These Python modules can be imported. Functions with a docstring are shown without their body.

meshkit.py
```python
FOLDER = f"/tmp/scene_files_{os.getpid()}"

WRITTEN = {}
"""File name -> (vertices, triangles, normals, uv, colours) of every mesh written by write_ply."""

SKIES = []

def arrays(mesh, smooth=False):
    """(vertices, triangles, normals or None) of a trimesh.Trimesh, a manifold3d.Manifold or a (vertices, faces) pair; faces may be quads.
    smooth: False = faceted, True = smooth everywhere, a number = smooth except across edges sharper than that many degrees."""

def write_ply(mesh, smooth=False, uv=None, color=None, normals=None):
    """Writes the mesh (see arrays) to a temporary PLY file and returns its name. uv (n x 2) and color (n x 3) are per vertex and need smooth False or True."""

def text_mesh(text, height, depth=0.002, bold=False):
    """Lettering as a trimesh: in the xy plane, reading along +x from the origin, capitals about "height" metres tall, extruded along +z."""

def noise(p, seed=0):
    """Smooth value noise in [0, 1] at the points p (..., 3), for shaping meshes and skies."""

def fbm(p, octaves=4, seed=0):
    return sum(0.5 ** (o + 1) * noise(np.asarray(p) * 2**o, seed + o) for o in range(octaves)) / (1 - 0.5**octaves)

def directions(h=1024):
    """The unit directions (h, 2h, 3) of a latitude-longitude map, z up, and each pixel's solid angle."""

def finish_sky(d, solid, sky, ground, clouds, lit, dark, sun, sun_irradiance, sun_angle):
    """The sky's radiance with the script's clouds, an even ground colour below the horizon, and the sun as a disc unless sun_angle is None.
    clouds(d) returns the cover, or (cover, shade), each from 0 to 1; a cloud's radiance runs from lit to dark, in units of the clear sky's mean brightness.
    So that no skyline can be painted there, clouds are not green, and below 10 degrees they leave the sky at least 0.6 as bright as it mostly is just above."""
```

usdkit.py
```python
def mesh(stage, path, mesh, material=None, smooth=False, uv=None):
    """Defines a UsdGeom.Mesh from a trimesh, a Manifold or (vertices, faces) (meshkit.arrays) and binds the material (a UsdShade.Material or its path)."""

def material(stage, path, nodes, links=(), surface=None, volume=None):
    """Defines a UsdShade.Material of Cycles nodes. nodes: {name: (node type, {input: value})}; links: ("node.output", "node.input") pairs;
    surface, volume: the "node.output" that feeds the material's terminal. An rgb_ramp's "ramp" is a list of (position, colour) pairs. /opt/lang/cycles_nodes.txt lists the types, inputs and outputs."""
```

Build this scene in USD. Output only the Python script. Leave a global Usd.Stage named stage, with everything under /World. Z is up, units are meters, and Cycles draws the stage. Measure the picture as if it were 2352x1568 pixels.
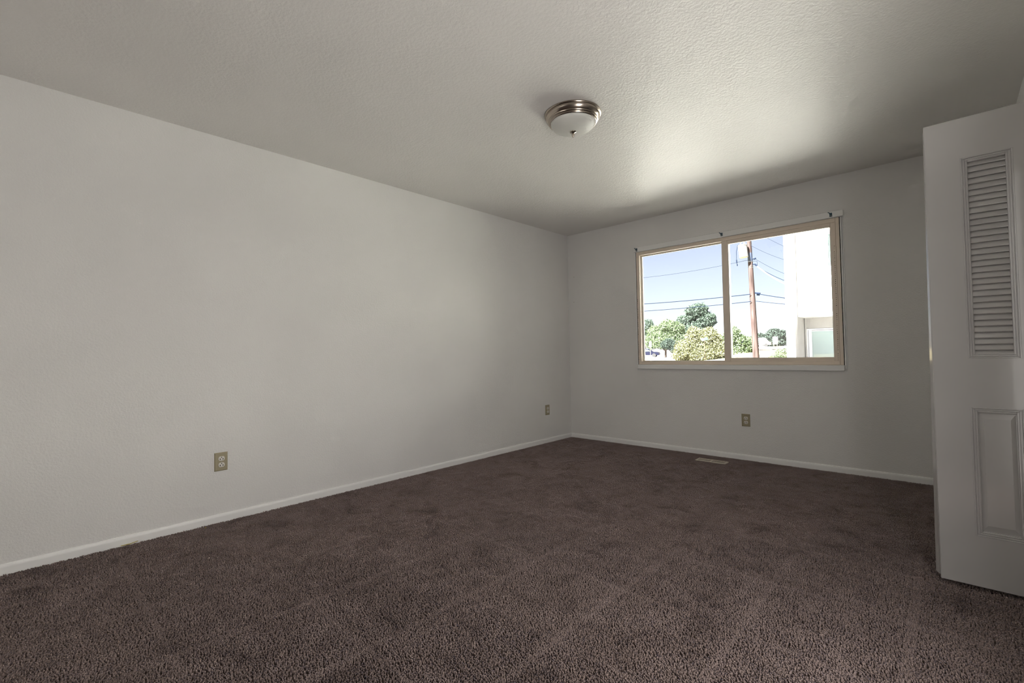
import math, random
import numpy as np, trimesh, manifold3d, usdkit, meshkit
from shapely.geometry import Polygon
from pxr import Usd, UsdGeom, UsdLux, UsdShade, Gf, Vt

stage = Usd.Stage.CreateInMemory()
UsdGeom.SetStageUpAxis(stage, UsdGeom.Tokens.z)
UsdGeom.SetStageMetersPerUnit(stage, 1.0)
UsdGeom.Xform.Define(stage, '/World')
UsdGeom.Scope.Define(stage, '/World/Looks')

# ------------------------------------------------------------------ camera, sky, sun, exposure
CAM = np.array([3.3677, -4.6221, 1.0227]); YAW, PITCH, ROLL, FPX = 0.7525, 0.0250, -0.0181, 1071.18
EXPOSURE = 2.15
SKY_STRENGTH = 0.0195
SUN_I = 5.0                      # x 4.1 = irradiance
SUN_EL, SUN_AZ = 50.0, 198.0     # azimuth clockwise from +y: the sun stands behind the house
FILL_REAR, FILL_HALL = 0.28, 1.46


def camera():
    f = np.array([-math.sin(YAW) * math.cos(PITCH), math.cos(YAW) * math.cos(PITCH), math.sin(PITCH)])
    r = np.array([math.cos(YAW), math.sin(YAW), 0.0]); u = np.cross(r, f)
    c, s = math.cos(ROLL), math.sin(ROLL)
    r, u = c * r + s * u, -s * r + c * u
    cam = UsdGeom.Camera.Define(stage, '/World/camera')
    cam.CreateHorizontalApertureAttr(36.0); cam.CreateVerticalApertureAttr(24.0)
    cam.CreateFocalLengthAttr(36.0 * FPX / 2352.0)
    cam.CreateClippingRangeAttr(Gf.Vec2f(0.05, 2000.0))
    cam.CreateExposureAttr(EXPOSURE)
    cam.AddTransformOp().Set(Gf.Matrix4d(*r, 0, *u, 0, *(-f), 0, *CAM, 1))


camera()
sky = UsdLux.DomeLight.Define(stage, '/World/sky'); sky.CreateIntensityAttr(1.0)
sky_mat = usdkit.material(stage, '/World/Looks/sky', {
    "s": ("sky_texture", {"sky_type": "multiple_scattering", "sun_disc": False, "sun_elevation": math.radians(SUN_EL), "sun_rotation": math.radians(SUN_AZ), "aerosol_density": 1.6, "altitude": 300.0}),
    "k": ("mix", {"mix_type": "multiply", "fac": 1.0, "color2": (1.02, 0.972, 1.02)}),
    "h": ("hsv", {"saturation": 0.48}),
    "b": ("background_shader", {"strength": SKY_STRENGTH})}, [("s.color", "h.color"), ("h.color", "k.color1"), ("k.color", "b.color")], surface="b.background")
UsdShade.MaterialBindingAPI.Apply(sky.GetPrim()).Bind(sky_mat)
sun = UsdLux.DistantLight.Define(stage, '/World/sun')
sun.CreateIntensityAttr(SUN_I); sun.CreateNormalizeAttr(True); sun.CreateAngleAttr(0.53); sun.CreateColorAttr(Gf.Vec3f(1.0, 0.955, 0.89))
sun.AddRotateXYZOp().Set((90.0 - SUN_EL, 0.0, 180.0 - SUN_AZ))
# added fill lamps in a made-up rear window and hall doorway, out of view
def area(name, loc, rot, w, h, i, col):
    l = UsdLux.RectLight.Define(stage, '/World/' + name)
    l.CreateWidthAttr(w); l.CreateHeightAttr(h); l.CreateIntensityAttr(i); l.CreateColorAttr(Gf.Vec3f(*col))
    l.AddTranslateOp().Set(loc); l.AddRotateXYZOp().Set(rot)


area('added_fill_hall', (3.815, -3.45, 1.02), (0, 90, 0), 1.98, 0.80, FILL_HALL, (1.0, 0.97, 0.94))
area('added_fill_rear', (1.2, -6.59, 1.45), (90, 0, 0), 1.8, 1.2, FILL_REAR, (1.0, 0.96, 0.90))

H, X1, Y0 = 2.44, 3.70, -6.60     # the room: x 0..X1, y Y0..0, z 0..H

# ------------------------------------------------------------------ helpers
used = {}
def path_for(name, parent=None):
    base = str(parent.GetPath()) if parent else '/World'
    k = base + '/' + name
    n = used.get(k, 0); used[k] = n + 1
    return k if n == 0 else f'{k}_{n:03d}'


def meta(p, label=None, cat=None, group=None, kind=None):
    for k, v in (('label', label), ('category', cat), ('group', group), ('kind', kind)):
        if v: p.SetCustomDataByKey(k, v)
    return p


def obj(name, mesh, mat, parent=None, smooth=False, **kw):
    return meta(usdkit.mesh(stage, path_for(name, parent), mesh, mat, smooth=smooth).GetPrim(), **kw)


def thing(name, label=None, cat=None, loc=(0, 0, 0), rotz=0.0, group=None, kind=None, parent=None):
    x = UsdGeom.Xform.Define(stage, path_for(name, parent))
    if parent is None or any(loc) or rotz:
        x.AddTranslateOp().Set(Gf.Vec3d(*map(float, loc)))
        if rotz: x.AddRotateZOp().Set(float(rotz))
    return meta(x.GetPrim(), label, cat, group, kind)


def cat(*ms):
    ms = [m for x in ms for m in (x if isinstance(x, (list, tuple)) else [x])]
    return trimesh.util.concatenate(ms)


def box(x0, x1, y0, y1, z0, z1, b=0.0):
    lo, hi = np.array([min(x0, x1), min(y0, y1), min(z0, z1)], float), np.array([max(x0, x1), max(y0, y1), max(z0, z1)], float)
    if b <= 0:
        m = trimesh.creation.box(hi - lo); m.apply_translation((lo + hi) / 2); return m
    b = min(b, 0.45 * (hi - lo).min())
    pts = []
    for i in range(8):
        s = np.array([(i >> k) & 1 for k in range(3)])
        c = np.where(s == 1, hi, lo); inn = np.where(s == 1, -b, b)
        for k in range(3):
            q = c + inn; q[k] = c[k]; pts.append(q)
    return trimesh.convex.convex_hull(np.array(pts))


def tube(pts, r, n=8, cap=True):
    pts = np.array(pts, float); r = np.broadcast_to(np.asarray(r, float), len(pts))
    v, f = [], []
    for i, p in enumerate(pts):
        t = pts[min(i + 1, len(pts) - 1)] - pts[max(i - 1, 0)]; t /= np.linalg.norm(t)
        a = np.cross(t, [0, 0, 1] if abs(t[2]) < 0.9 else [1, 0, 0]); a /= np.linalg.norm(a); b = np.cross(t, a)
        for k in range(n):
            w = 2 * math.pi * k / n
            v.append(p + r[i] * (math.cos(w) * a + math.sin(w) * b))
    for i in range(len(pts) - 1):
        for k in range(n):
            a, b = i * n + k, i * n + (k + 1) % n
            f += [(a, b, b + n), (a, b + n, a + n)]
    if cap:
        v += [pts[0], pts[-1]]; c0, c1 = len(v) - 2, len(v) - 1; o = (len(pts) - 1) * n
        for k in range(n):
            f += [(c0, (k + 1) % n, k), (c1, o + k, o + (k + 1) % n)]
    m = trimesh.Trimesh(np.array(v), np.array(f), process=False); m.fix_normals(); return m


def lathe(profile, n=96):
    """profile of (radius, z) points, revolved about z"""
    m = trimesh.creation.revolve(np.array(profile, float), sections=n); m.fix_normals(); return m


def xf(m, R=None, t=None):
    m = m.copy(); T = np.eye(4)
    if R is not None: T[:3, :3] = R
    if t is not None: T[:3, 3] = t
    m.apply_transform(T); return m


def rot(axis, deg):
    return trimesh.transformations.rotation_matrix(math.radians(deg), axis)[:3, :3]


def man(m):
    return manifold3d.Manifold(manifold3d.Mesh(np.asarray(m.vertices, np.float32), np.asarray(m.faces, np.uint32)))


def cut(a, *bs):
    a = man(a)
    for b in bs: a = a - man(b)
    r = a.to_mesh(); return trimesh.Trimesh(r.vert_properties[:, :3], r.tri_verts, process=False)


# ------------------------------------------------------------------ materials
def M(name, nodes, links, surface="p.BSDF"):
    return usdkit.material(stage, '/World/Looks/' + name, nodes, links, surface=surface)


def plain(name, color, rough=0.5, metal=0.0, **kw):
    return M(name, {"p": ("principled_bsdf", dict(base_color=color, roughness=rough, metallic=metal, **kw))}, [])


def textured_paint(name, color, rough, scale, dist, strength, spec=0.5, stretch=(1, 1, 1)):
    """painted drywall with a sprayed orange-peel relief"""
    return M(name, {
        "g": ("geometry", {}), "m": ("mapping", {"scale": stretch}),
        "n1": ("noise_texture", {"scale": scale, "detail": 3.0, "roughness": 0.55}),
        "n2": ("noise_texture", {"scale": scale * 0.32, "detail": 1.0, "roughness": 0.5}),
        "r": ("rgb_ramp", {"ramp": [(0.38, (0, 0, 0)), (0.62, (1, 1, 1))]}),
        "mx": ("math", {"math_type": "multiply_add", "value2": 0.6}),
        "b": ("bump", {"strength": strength, "distance": dist}),
        "big": ("noise_texture", {"scale": 1.3, "detail": 2.0}),
        "mr": ("map_range", {"from_min": 0.3, "from_max": 0.7, "to_min": 0.97, "to_max": 1.03}),
        "cm": ("mix", {"mix_type": "multiply", "fac": 1.0, "color1": color}),
        "p": ("principled_bsdf", {"roughness": rough, "specular_ior_level": spec})},
        [("g.position", "m.vector"), ("m.vector", "n1.vector"), ("m.vector", "n2.vector"), ("g.position", "big.vector"), ("n1.fac", "r.fac"),
         ("r.color", "mx.value1"), ("n2.fac", "mx.value3"), ("mx.value", "b.height"), ("b.normal", "p.normal"),
         ("big.fac", "mr.value"), ("mr.result", "cm.color2"), ("cm.color", "p.base_color")])


wall_paint = textured_paint('wall_paint', (0.77, 0.76, 0.74), 0.55, 95.0, 0.0016, 0.55, 0.4)
ceiling_paint = textured_paint('ceiling_paint', (0.77, 0.75, 0.72), 0.45, 66.0, 0.0019, 0.60, 0.5)
trim_paint = plain('trim_paint', (0.86, 0.855, 0.84), 0.38)
door_paint = plain('door_paint', (0.50, 0.492, 0.485), 0.16, specular_ior_level=0.8, coat_weight=0.5, coat_ior=1.6, coat_roughness=0.05)
almond_metal = plain('almond_metal', (0.80, 0.69, 0.575), 0.42)
dark_gap = plain('dark_rubber', (0.02, 0.02, 0.022), 0.8)
pile_strip = plain('grey_pile', (0.11, 0.095, 0.08), 0.9)
nickel = M('brushed_nickel', {"g": ("geometry", {}), "n": ("noise_texture", {"scale": 220.0, "detail": 2.0}), "b": ("bump", {"strength": 0.05, "distance": 0.0004}),
                              "p": ("principled_bsdf", {"base_color": (0.44, 0.385, 0.33), "metallic": 1.0, "roughness": 0.22})},
           [("g.position", "n.vector"), ("n.fac", "b.height"), ("b.normal", "p.normal")])
frosted = M('frosted_white_glass', {"d": ("principled_bsdf", {"base_color": (0.92, 0.92, 0.90), "roughness": 0.35}), "t": ("translucent_bsdf", {"color": (0.95, 0.95, 0.93)}), "x": ("mix_closure", {"fac": 0.55})}, [("d.BSDF", "x.closure1"), ("t.BSDF", "x.closure2")], surface="x.closure")
glass = M('window_glass', {"f": ("fresnel", {"IOR": 1.45}), "t": ("transparent_bsdf", {"color": (0.97, 0.985, 0.98)}), "g": ("glossy_bsdf", {"color": (1, 1, 1), "roughness": 0.01}), "x": ("mix_closure", {})},
          [("f.fac", "x.fac"), ("t.BSDF", "x.closure1"), ("g.BSDF", "x.closure2")], surface="x.closure")
ivory = plain('almond_plastic', (0.36, 0.315, 0.205), 0.35)
white_plastic = plain('white_plastic', (0.72, 0.70, 0.64), 0.35)
slot_black = plain('slot_black', (0.01, 0.008, 0.007), 0.7)
screw_metal = plain('screw_metal', (0.5, 0.48, 0.42), 0.35, 1.0)
bracket_metal = plain('blued_steel', (0.10, 0.16, 0.20), 0.35, 0.9)
vent_paint = plain('register_paint', (0.56, 0.50, 0.42), 0.45)

# ------------------------------------------------------------------ the room shell
WX0, WX1, WZ0, WZ1 = 0.912, 2.745, 0.876, 2.090       # window opening
CY0, CY1, CZ = -1.885, -1.115, 2.035                  # closet opening in the right wall
obj('floor', box(-0.15, X1 + 0.85, Y0 - 0.15, 0.15, -0.30, -0.012), plain('subfloor', (0.10, 0.07, 0.05), 0.9), kind='structure')
obj('ceiling', box(-0.15, X1 + 0.85, Y0 - 0.15, 0.15, H, H + 0.12), ceiling_paint, kind='structure')
obj('roof', cat(box(-0.6, X1 + 1.4, Y0 - 0.6, 0.17, H + 0.125, H + 0.42)), plain('roofing', (0.22, 0.19, 0.17), 0.9), kind='structure')
obj('wall_left', box(-0.15, 0.0, Y0 - 0.15, 0.0, -0.012, H), wall_paint, kind='structure')
obj('wall_back', cut(box(-0.15, X1 + 0.85, 0.0, 0.15, -0.30, H), box(WX0, WX1, -0.1, 0.3, WZ0, WZ1)), wall_paint, kind='structure')
obj('wall_added_siding', cut(box(-0.16, X1 + 0.86, 0.152, 0.170, -0.30, H), box(WX0 - 0.01, WX1 + 0.01, 0.1, 0.3, WZ0 - 0.01, WZ1 + 0.01)), plain('brown_siding', (0.10, 0.075, 0.06), 0.8), kind='structure')  # unseen dark skin, added to cut bounce light onto the building opposite
obj('wall_right', cut(box(X1, X1 + 0.12, Y0, 0.0, -0.012, H), box(X1 - 0.1, X1 + 0.2, CY0, CY1, -0.05, CZ), box(X1 - 0.1, X1 + 0.2, -6.35, -5.15, 0.8, 2.1), box(X1 - 0.1, X1 + 0.2, -3.86, -3.04, -0.05, 2.04)), wall_paint, kind='structure')
obj('wall_rear', cut(box(0.0, X1 + 0.12, Y0 - 0.15, Y0, -0.012, H), box(0.3, 2.1, Y0 - 0.3, Y0 + 0.1, 0.85, 2.05)), wall_paint, kind='structure')
obj('wall_closet', cat(box(X1 + 0.12, X1 + 0.80, CY0 - 0.45, CY0 - 0.37, -0.012, H), box(X1 + 0.12, X1 + 0.80, CY1 + 0.37, CY1 + 0.45, -0.012, H),
                       box(X1 + 0.72, X1 + 0.80, CY0 - 0.37, CY1 + 0.37, -0.012, H)), wall_paint, kind='structure')
# two added windows behind the camera, unseen, each with a closed white blind in its frame
for (name, a) in (('window_2', ((X1 + 0.03, X1 + 0.08), (-6.35, -5.15), (0.8, 2.1))), ('window_3', ((0.3, 2.1), (Y0 - 0.08, Y0 - 0.03), (0.85, 2.05)))):
    w = thing(name, kind='structure')
    (x0, x1), (y0, y1), (z0, z1) = a
    if name == 'window_2':
        fr = cat(box(x0, x1, y0, y0 + 0.05, z0, z1), box(x0, x1, y1 - 0.05, y1, z0, z1), box(x0, x1, y0 + 0.05, y1 - 0.05, z0, z0 + 0.05), box(x0, x1, y0 + 0.05, y1 - 0.05, z1 - 0.05, z1))
        bl = box(x0 + 0.02, x0 + 0.03, y0 + 0.05, y1 - 0.05, z0 + 0.05, z1 - 0.05)
    else:
        fr = cat(box(x0, x0 + 0.05, y0, y1, z0, z1), box(x1 - 0.05, x1, y0, y1, z0, z1), box(x0 + 0.05, x1 - 0.05, y0, y1, z0, z0 + 0.05), box(x0 + 0.05, x1 - 0.05, y0, y1, z1 - 0.05, z1))
        bl = box(x0 + 0.05, x1 - 0.05, y0 + 0.02, y0 + 0.03, z0 + 0.05, z1 - 0.05)
    obj('window_frame', fr, almond_metal, w); obj('blind', bl, trim_paint, w)


obj('added_trim_5', cat(box(X1 - 0.014, X1, -3.920, -3.860, 0, 2.10, 0.003), box(X1 - 0.014, X1, -3.040, -2.980, 0, 2.10, 0.003), box(X1 - 0.014, X1, -3.860, -3.040, 2.04, 2.10, 0.003)), trim_paint, kind='structure')  # casing of the added doorway that holds the hall fill lamp
obj('wall_added_hall', cat(box(X1 + 0.84, X1 + 0.9, Y0, -2.36, -0.012, H), box(X1 + 0.12, X1 + 0.84, -4.40, -4.32, -0.012, H), box(X1 + 0.12, X1 + 0.84, -2.58, -2.50, -0.012, H)), wall_paint, kind='structure')  # closes in the space behind the added doorway, out of view


def baseboard(length, hgt=0.050, t=0.011):
    """profile in (out from the wall, z), swept along +x from 0"""
    prof = [(0, -0.012), (t, -0.012), (t, hgt * 0.62), (t * 0.86, hgt * 0.82), (t * 0.5, hgt * 0.96), (0, hgt)]
    v = np.array([(x, -p, z) for x in (0, length) for p, z in prof]); n = len(prof); f = []
    for i in range(n):
        j = (i + 1) % n; f += [(i, j, j + n), (i, j + n, i + n)]
    for i in range(1, n - 1): f += [(0, i + 1, i), (n, n + i, n + i + 1)]
    m = trimesh.Trimesh(v, np.array(f), process=False); m.fix_normals(); return m


obj('baseboard_back', xf(baseboard(X1 - 0.011), t=(0.0, 0, 0)), trim_paint, kind='structure', smooth=35)
obj('baseboard_left', xf(baseboard(-Y0 - 0.011), rot((0, 0, 1), 90), (0.0, Y0, 0)), trim_paint, kind='structure', smooth=35)
for y0, y1 in ((Y0, -3.925), (-2.975, CY0), (CY1, -0.012)):
    obj('baseboard_right', xf(baseboard(y1 - y0), rot((0, 0, 1), -90), (X1, y1, 0)), trim_paint, kind='structure', smooth=35)

# ------------------------------------------------------------------ carpet: cut-pile tufts, laid in four kinds of half-metre patch
carpet_mat = M('carpet_yarn', {
    "g": ("geometry", {}),
    "n1": ("noise_texture", {"scale": 5.5, "detail": 5.0, "roughness": 0.62, "distortion": 0.9}),
    "r1": ("rgb_ramp", {"ramp": [(0.30, (0.36, 0.265, 0.230)), (0.44, (0.56, 0.425, 0.375)), (0.56, (0.62, 0.475, 0.425)), (0.72, (0.72, 0.56, 0.51))]}),
    "r2": ("map_range", {"from_min": 0.0, "from_max": 1.0, "to_min": 0.54, "to_max": 1.24}),
    "c": ("mix", {"mix_type": "multiply", "fac": 1.0}),
    "p": ("principled_bsdf", {"roughness": 0.7, "specular_ior_level": 0.25, "sheen_weight": 0.8, "sheen_roughness": 0.35, "sheen_tint": (0.52, 0.60, 1.0)}),  # blue sheen tint puts the skylight cast from the window into the yarn
    "t": ("translucent_bsdf", {}), "x": ("mix_closure", {"fac": 0.22})},
    [("g.position", "n1.vector"), ("n1.fac", "r1.fac"), ("g.random_per_island", "r2.value"), ("r1.color", "c.color1"), ("r2.result", "c.color2"), ("c.color", "p.base_color"), ("c.color", "t.color"),
     ("p.BSDF", "x.closure1"), ("t.BSDF", "x.closure2")], surface="x.closure")


def tuft_patch(seed, size=0.5, pitch=0.0060):
    rng = np.random.default_rng(seed); n = int(size / pitch)
    gx, gy = np.meshgrid((np.arange(n) + 0.5) * size / n, (np.arange(n) + 0.5) * size / n)
    p = np.stack([gx.ravel(), gy.ravel()], 1) + rng.uniform(-0.42, 0.42, (n * n, 2)) * pitch - size / 2
    N = len(p)
    w = meshkit.noise(np.c_[p * 38.0, np.full(N, seed * 7.3)], seed)            # the pile leans in small locks
    a = 2 * math.pi * (1.2 * w + 0.55 * rng.random(N)); lean = rng.uniform(0.0010, 0.0062, N)
    d = np.stack([np.cos(a), np.sin(a)], 1) * lean[:, None]
    hgt = rng.uniform(0.0090, 0.0158, N) + 0.002 * (meshkit.noise(np.c_[p * 60.0, np.full(N, 3.1)], seed + 9) - 0.5)
    V = np.zeros((N, 9, 3)); tw = rng.uniform(0, 2 * math.pi, N)
    for ring, (rr, hh, k) in enumerate(((0.0014, 0.0, 0.0), (0.0028, 0.78, 0.62))):
        for q in range(4):
            ang = tw + q * math.pi / 2 + ring * 0.5
            V[:, ring * 4 + q, 0] = p[:, 0] + rr * np.cos(ang) + d[:, 0] * k
            V[:, ring * 4 + q, 1] = p[:, 1] + rr * np.sin(ang) + d[:, 1] * k
            V[:, ring * 4 + q, 2] = hgt * hh
    V[:, 8, 0] = p[:, 0] + d[:, 0] * 1.15; V[:, 8, 1] = p[:, 1] + d[:, 1] * 1.15; V[:, 8, 2] = hgt
    F = []
    for q in range(4):
        r = (q + 1) % 4; F += [(q, r, 4 + r), (q, 4 + r, 4 + q), (4 + q, 4 + r, 8)]
    F = (np.array(F)[None] + 9 * np.arange(N)[:, None, None]).reshape(-1, 3)
    return trimesh.Trimesh(V.reshape(-1, 3), F, process=False)


pi = UsdGeom.PointInstancer.Define(stage, '/World/carpet')
meta(pi.GetPrim(), 'brown cut-pile carpet covering the whole bedroom floor', 'carpet', None, 'stuff')
used['/World/carpet'] = 1
for k in range(4):
    usdkit.mesh(stage, f'/World/carpet/pile_{k + 1:03d}', tuft_patch(11 + k), carpet_mat)
pi.CreatePrototypesRel().SetTargets([f'/World/carpet/pile_{k + 1:03d}' for k in range(4)])
rng = np.random.default_rng(5)
pos, ori, ids = [], [], []
VENT = (1.616, 1.884, -0.296, -0.196)
nx, ny = 8, 14
for i in range(nx):
    for j in range(ny):
        sx, sy = X1 / nx, -Y0 / ny
        pos.append(((i + 0.5) * sx, Y0 + (j + 0.5) * sy, -0.012)); ids.append(int(rng.integers(4)))
        a = math.pi / 2 * int(rng.integers(4)) / 2
        ori.append(Gf.Quath(math.cos(a), 0, 0, math.sin(a)))
pi.CreatePositionsAttr(Vt.Vec3fArray([Gf.Vec3f(*map(float, p)) for p in pos])); pi.CreateOrientationsAttr(Vt.QuathArray(ori)); pi.CreateProtoIndicesAttr(Vt.IntArray(ids))
pi.CreateScalesAttr(Vt.Vec3fArray([Gf.Vec3f(0.985, 0.985, 1.0)] * len(pos)))

# ------------------------------------------------------------------ the window in the back wall
win = thing('window_1', kind='structure')
y0, y1 = -0.004, 0.085
F1 = 0.038
obj('window_frame', cat(box(WX0, WX0 + F1, y0, y1, WZ0, WZ1, 0.003), box(WX1 - 0.030, WX1, y0, y1, WZ0, WZ1, 0.003),
                        box(WX0 + F1, WX1 - 0.030, y0, y1, WZ1 - 0.036, WZ1, 0.003), box(WX0 + F1, WX1 - 0.030, y0, y1, WZ0, WZ0 + 0.034, 0.003)), almond_metal, win)
# fixed pane on the left with its glazing stops, set back in the frame
fx0, fx1, fz0, fz1 = WX0 + F1, 1.835, WZ0 + 0.034, WZ1 - 0.036
stop = []
for k, (d, w) in enumerate(((0.030, 0.006), (0.042, 0.012))):
    stop += [box(fx0, fx0 + w, y0 + d, y0 + d + 0.012, fz0, fz1, 0.001), box(fx0 + w, fx1, y0 + d, y0 + d + 0.012, fz1 - w, fz1, 0.001), box(fx0 + w, fx1, y0 + d, y0 + d + 0.012, fz0, fz0 + w * 0.5, 0.001)]
obj('glazing_stop', cat(stop), plain('pale_vinyl', (0.62, 0.56, 0.47), 0.45), win)
obj('pane', box(fx0 + 0.004, fx1, 0.052, 0.057, fz0, fz1 - 0.004), glass, win)
obj('fixed_stile', box(1.822, 1.862, 0.040, 0.075, fz0, fz1, 0.003), almond_metal, win)
# sliding sash on the right, one track nearer the room
sx0, sx1, sz0, sz1 = 1.806, WX1 - 0.030, WZ0 + 0.020, WZ1 - 0.026
sash = thing('sash', parent=win)
sa, sb = 0.002, 0.030
obj('stile', box(sx0, sx0 + 0.054, sa, sb, sz0, sz1, 0.003), almond_metal, sash)
obj('stile', box(2.678, sx1, sa, sb, sz0, sz1, 0.003), almond_metal, sash)
obj('rail', box(sx0 + 0.054, 2.678, sa, sb, sz1 - 0.044, sz1, 0.003), almond_metal, sash)
obj('rail', box(sx0 + 0.054, 2.678, sa, sb, sz0, 0.942, 0.003), almond_metal, sash)
obj('glazing_bead', cat(box(sx0 + 0.054, sx0 + 0.060, sa + 0.006, sa + 0.016, 0.942, sz1 - 0.044), box(2.672, 2.678, sa + 0.010, sa + 0.018, 0.942, sz1 - 0.044)), plain('pale_bead', (0.66, 0.62, 0.55), 0.4), sash)
obj('pane', box(sx0 + 0.050, 2.682, 0.016, 0.021, 0.938, sz1 - 0.040), glass, sash)
rng = np.random.default_rng(3)
dots = [box(2.7005, 2.7005 + rng.uniform(0.002, 0.005), -0.0015, 0.004, z, z + rng.uniform(0.002, 0.007)) for z in np.arange(0.90, 1.86, 0.0165) if rng.random() < 0.93]
obj('weatherstrip', cat(dots), pile_strip, sash)
dots = [box(WX0 + 0.006, WX0 + 0.006 + rng.uniform(0.003, 0.006), y0 - 0.001, y0 + 0.002, z, z + rng.uniform(0.003, 0.010)) for z in np.arange(0.89, 1.62, 0.018) if rng.random() < 0.8]
obj('weatherstrip', cat(dots), pile_strip, win)
obj('shadow_gap', cat(box(WX1 - 0.0045, WX1 - 0.0005, y0 - 0.002, y0 + 0.01, WZ0, WZ1)), dark_gap, win)
obj('jamb_gap', cat(box(WX0 + 0.0005, WX0 + 0.0035, y0 - 0.001, y0 + 0.01, WZ0, WZ1)), dark_gap, win)
# boards around it
obj('trim_1', xf(box(0.896, 2.772, -0.026, 0.0, 2.0915, 2.142, 0.003)), trim_paint, kind='structure')
obj('trim_2', box(0.912, 2.747, -0.026, 0.0, 0.829, 0.8745, 0.003), trim_paint, kind='structure')
obj('trim_3', cat(box(2.7475, 2.757, -0.010, 0.0, 0.8755, 2.090, 0.002), box(2.759, 2.766, -0.006, 0.0, 0.84, 2.090, 0.002)), trim_paint, kind='structure')
obj('trim_4', box(0.898, 0.909, -0.006, 0.0, 0.8755, 2.090, 0.002), trim_paint, kind='structure')

for x, lab in ((0.934, 'small steel curtain-rod bracket at the left end of the window head board'), (1.822, 'small steel curtain-rod bracket above the window meeting stile, mid head board'), (2.690, 'small steel curtain-rod bracket at the right end of the window head board')):
    t = thing('curtain_bracket', lab, 'bracket', (x, -0.026, 2.118), group='curtain-rod brackets on the head board')
    obj('plate', cat(box(-0.009, 0.009, -0.003, 0.0, -0.020, 0.012, 0.001), box(-0.009, 0.009, -0.016, -0.003, -0.004, -0.001, 0.001)), bracket_metal, t)
    obj('hook', tube([(-0.004, -0.016, -0.0025), (-0.006, -0.022, 0.004), (-0.011, -0.021, 0.012), (-0.017, -0.018, 0.013)], 0.0032, 8), bracket_metal, t, smooth=40)
    obj('screw', xf(lathe([(0, 0.004), (0.003, 0.0035), (0.0045, 0.002), (0.0045, 0), (0, 0)], 16), rot((1, 0, 0), 90), (0.002, -0.003, -0.013)), screw_metal, t, smooth=40)

# ------------------------------------------------------------------ bifold closet door, folded open
LW, LH, LT = 0.380, 1.972, 0.034
RX0, RX1 = 0.112, 0.268                 # louver and panel field across the leaf
LZ0, LZ1, PZ0, PZ1 = 0.948, 1.800, 0.209, 0.746
door = thing('door_1', kind='structure', loc=(0, 0, 0))
leaf_part = {}


def ring(x0, x1, z0, z1, w, ya, yb):
    return [box(x0, x0 + w, ya, yb, z0, z1, 0.0016), box(x1 - w, x1, ya, yb, z0, z1, 0.0016), box(x0 + w, x1 - w, ya, yb, z1 - w, z1, 0.0016), box(x0 + w, x1 - w, ya, yb, z0, z0 + w, 0.0016)]


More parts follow.
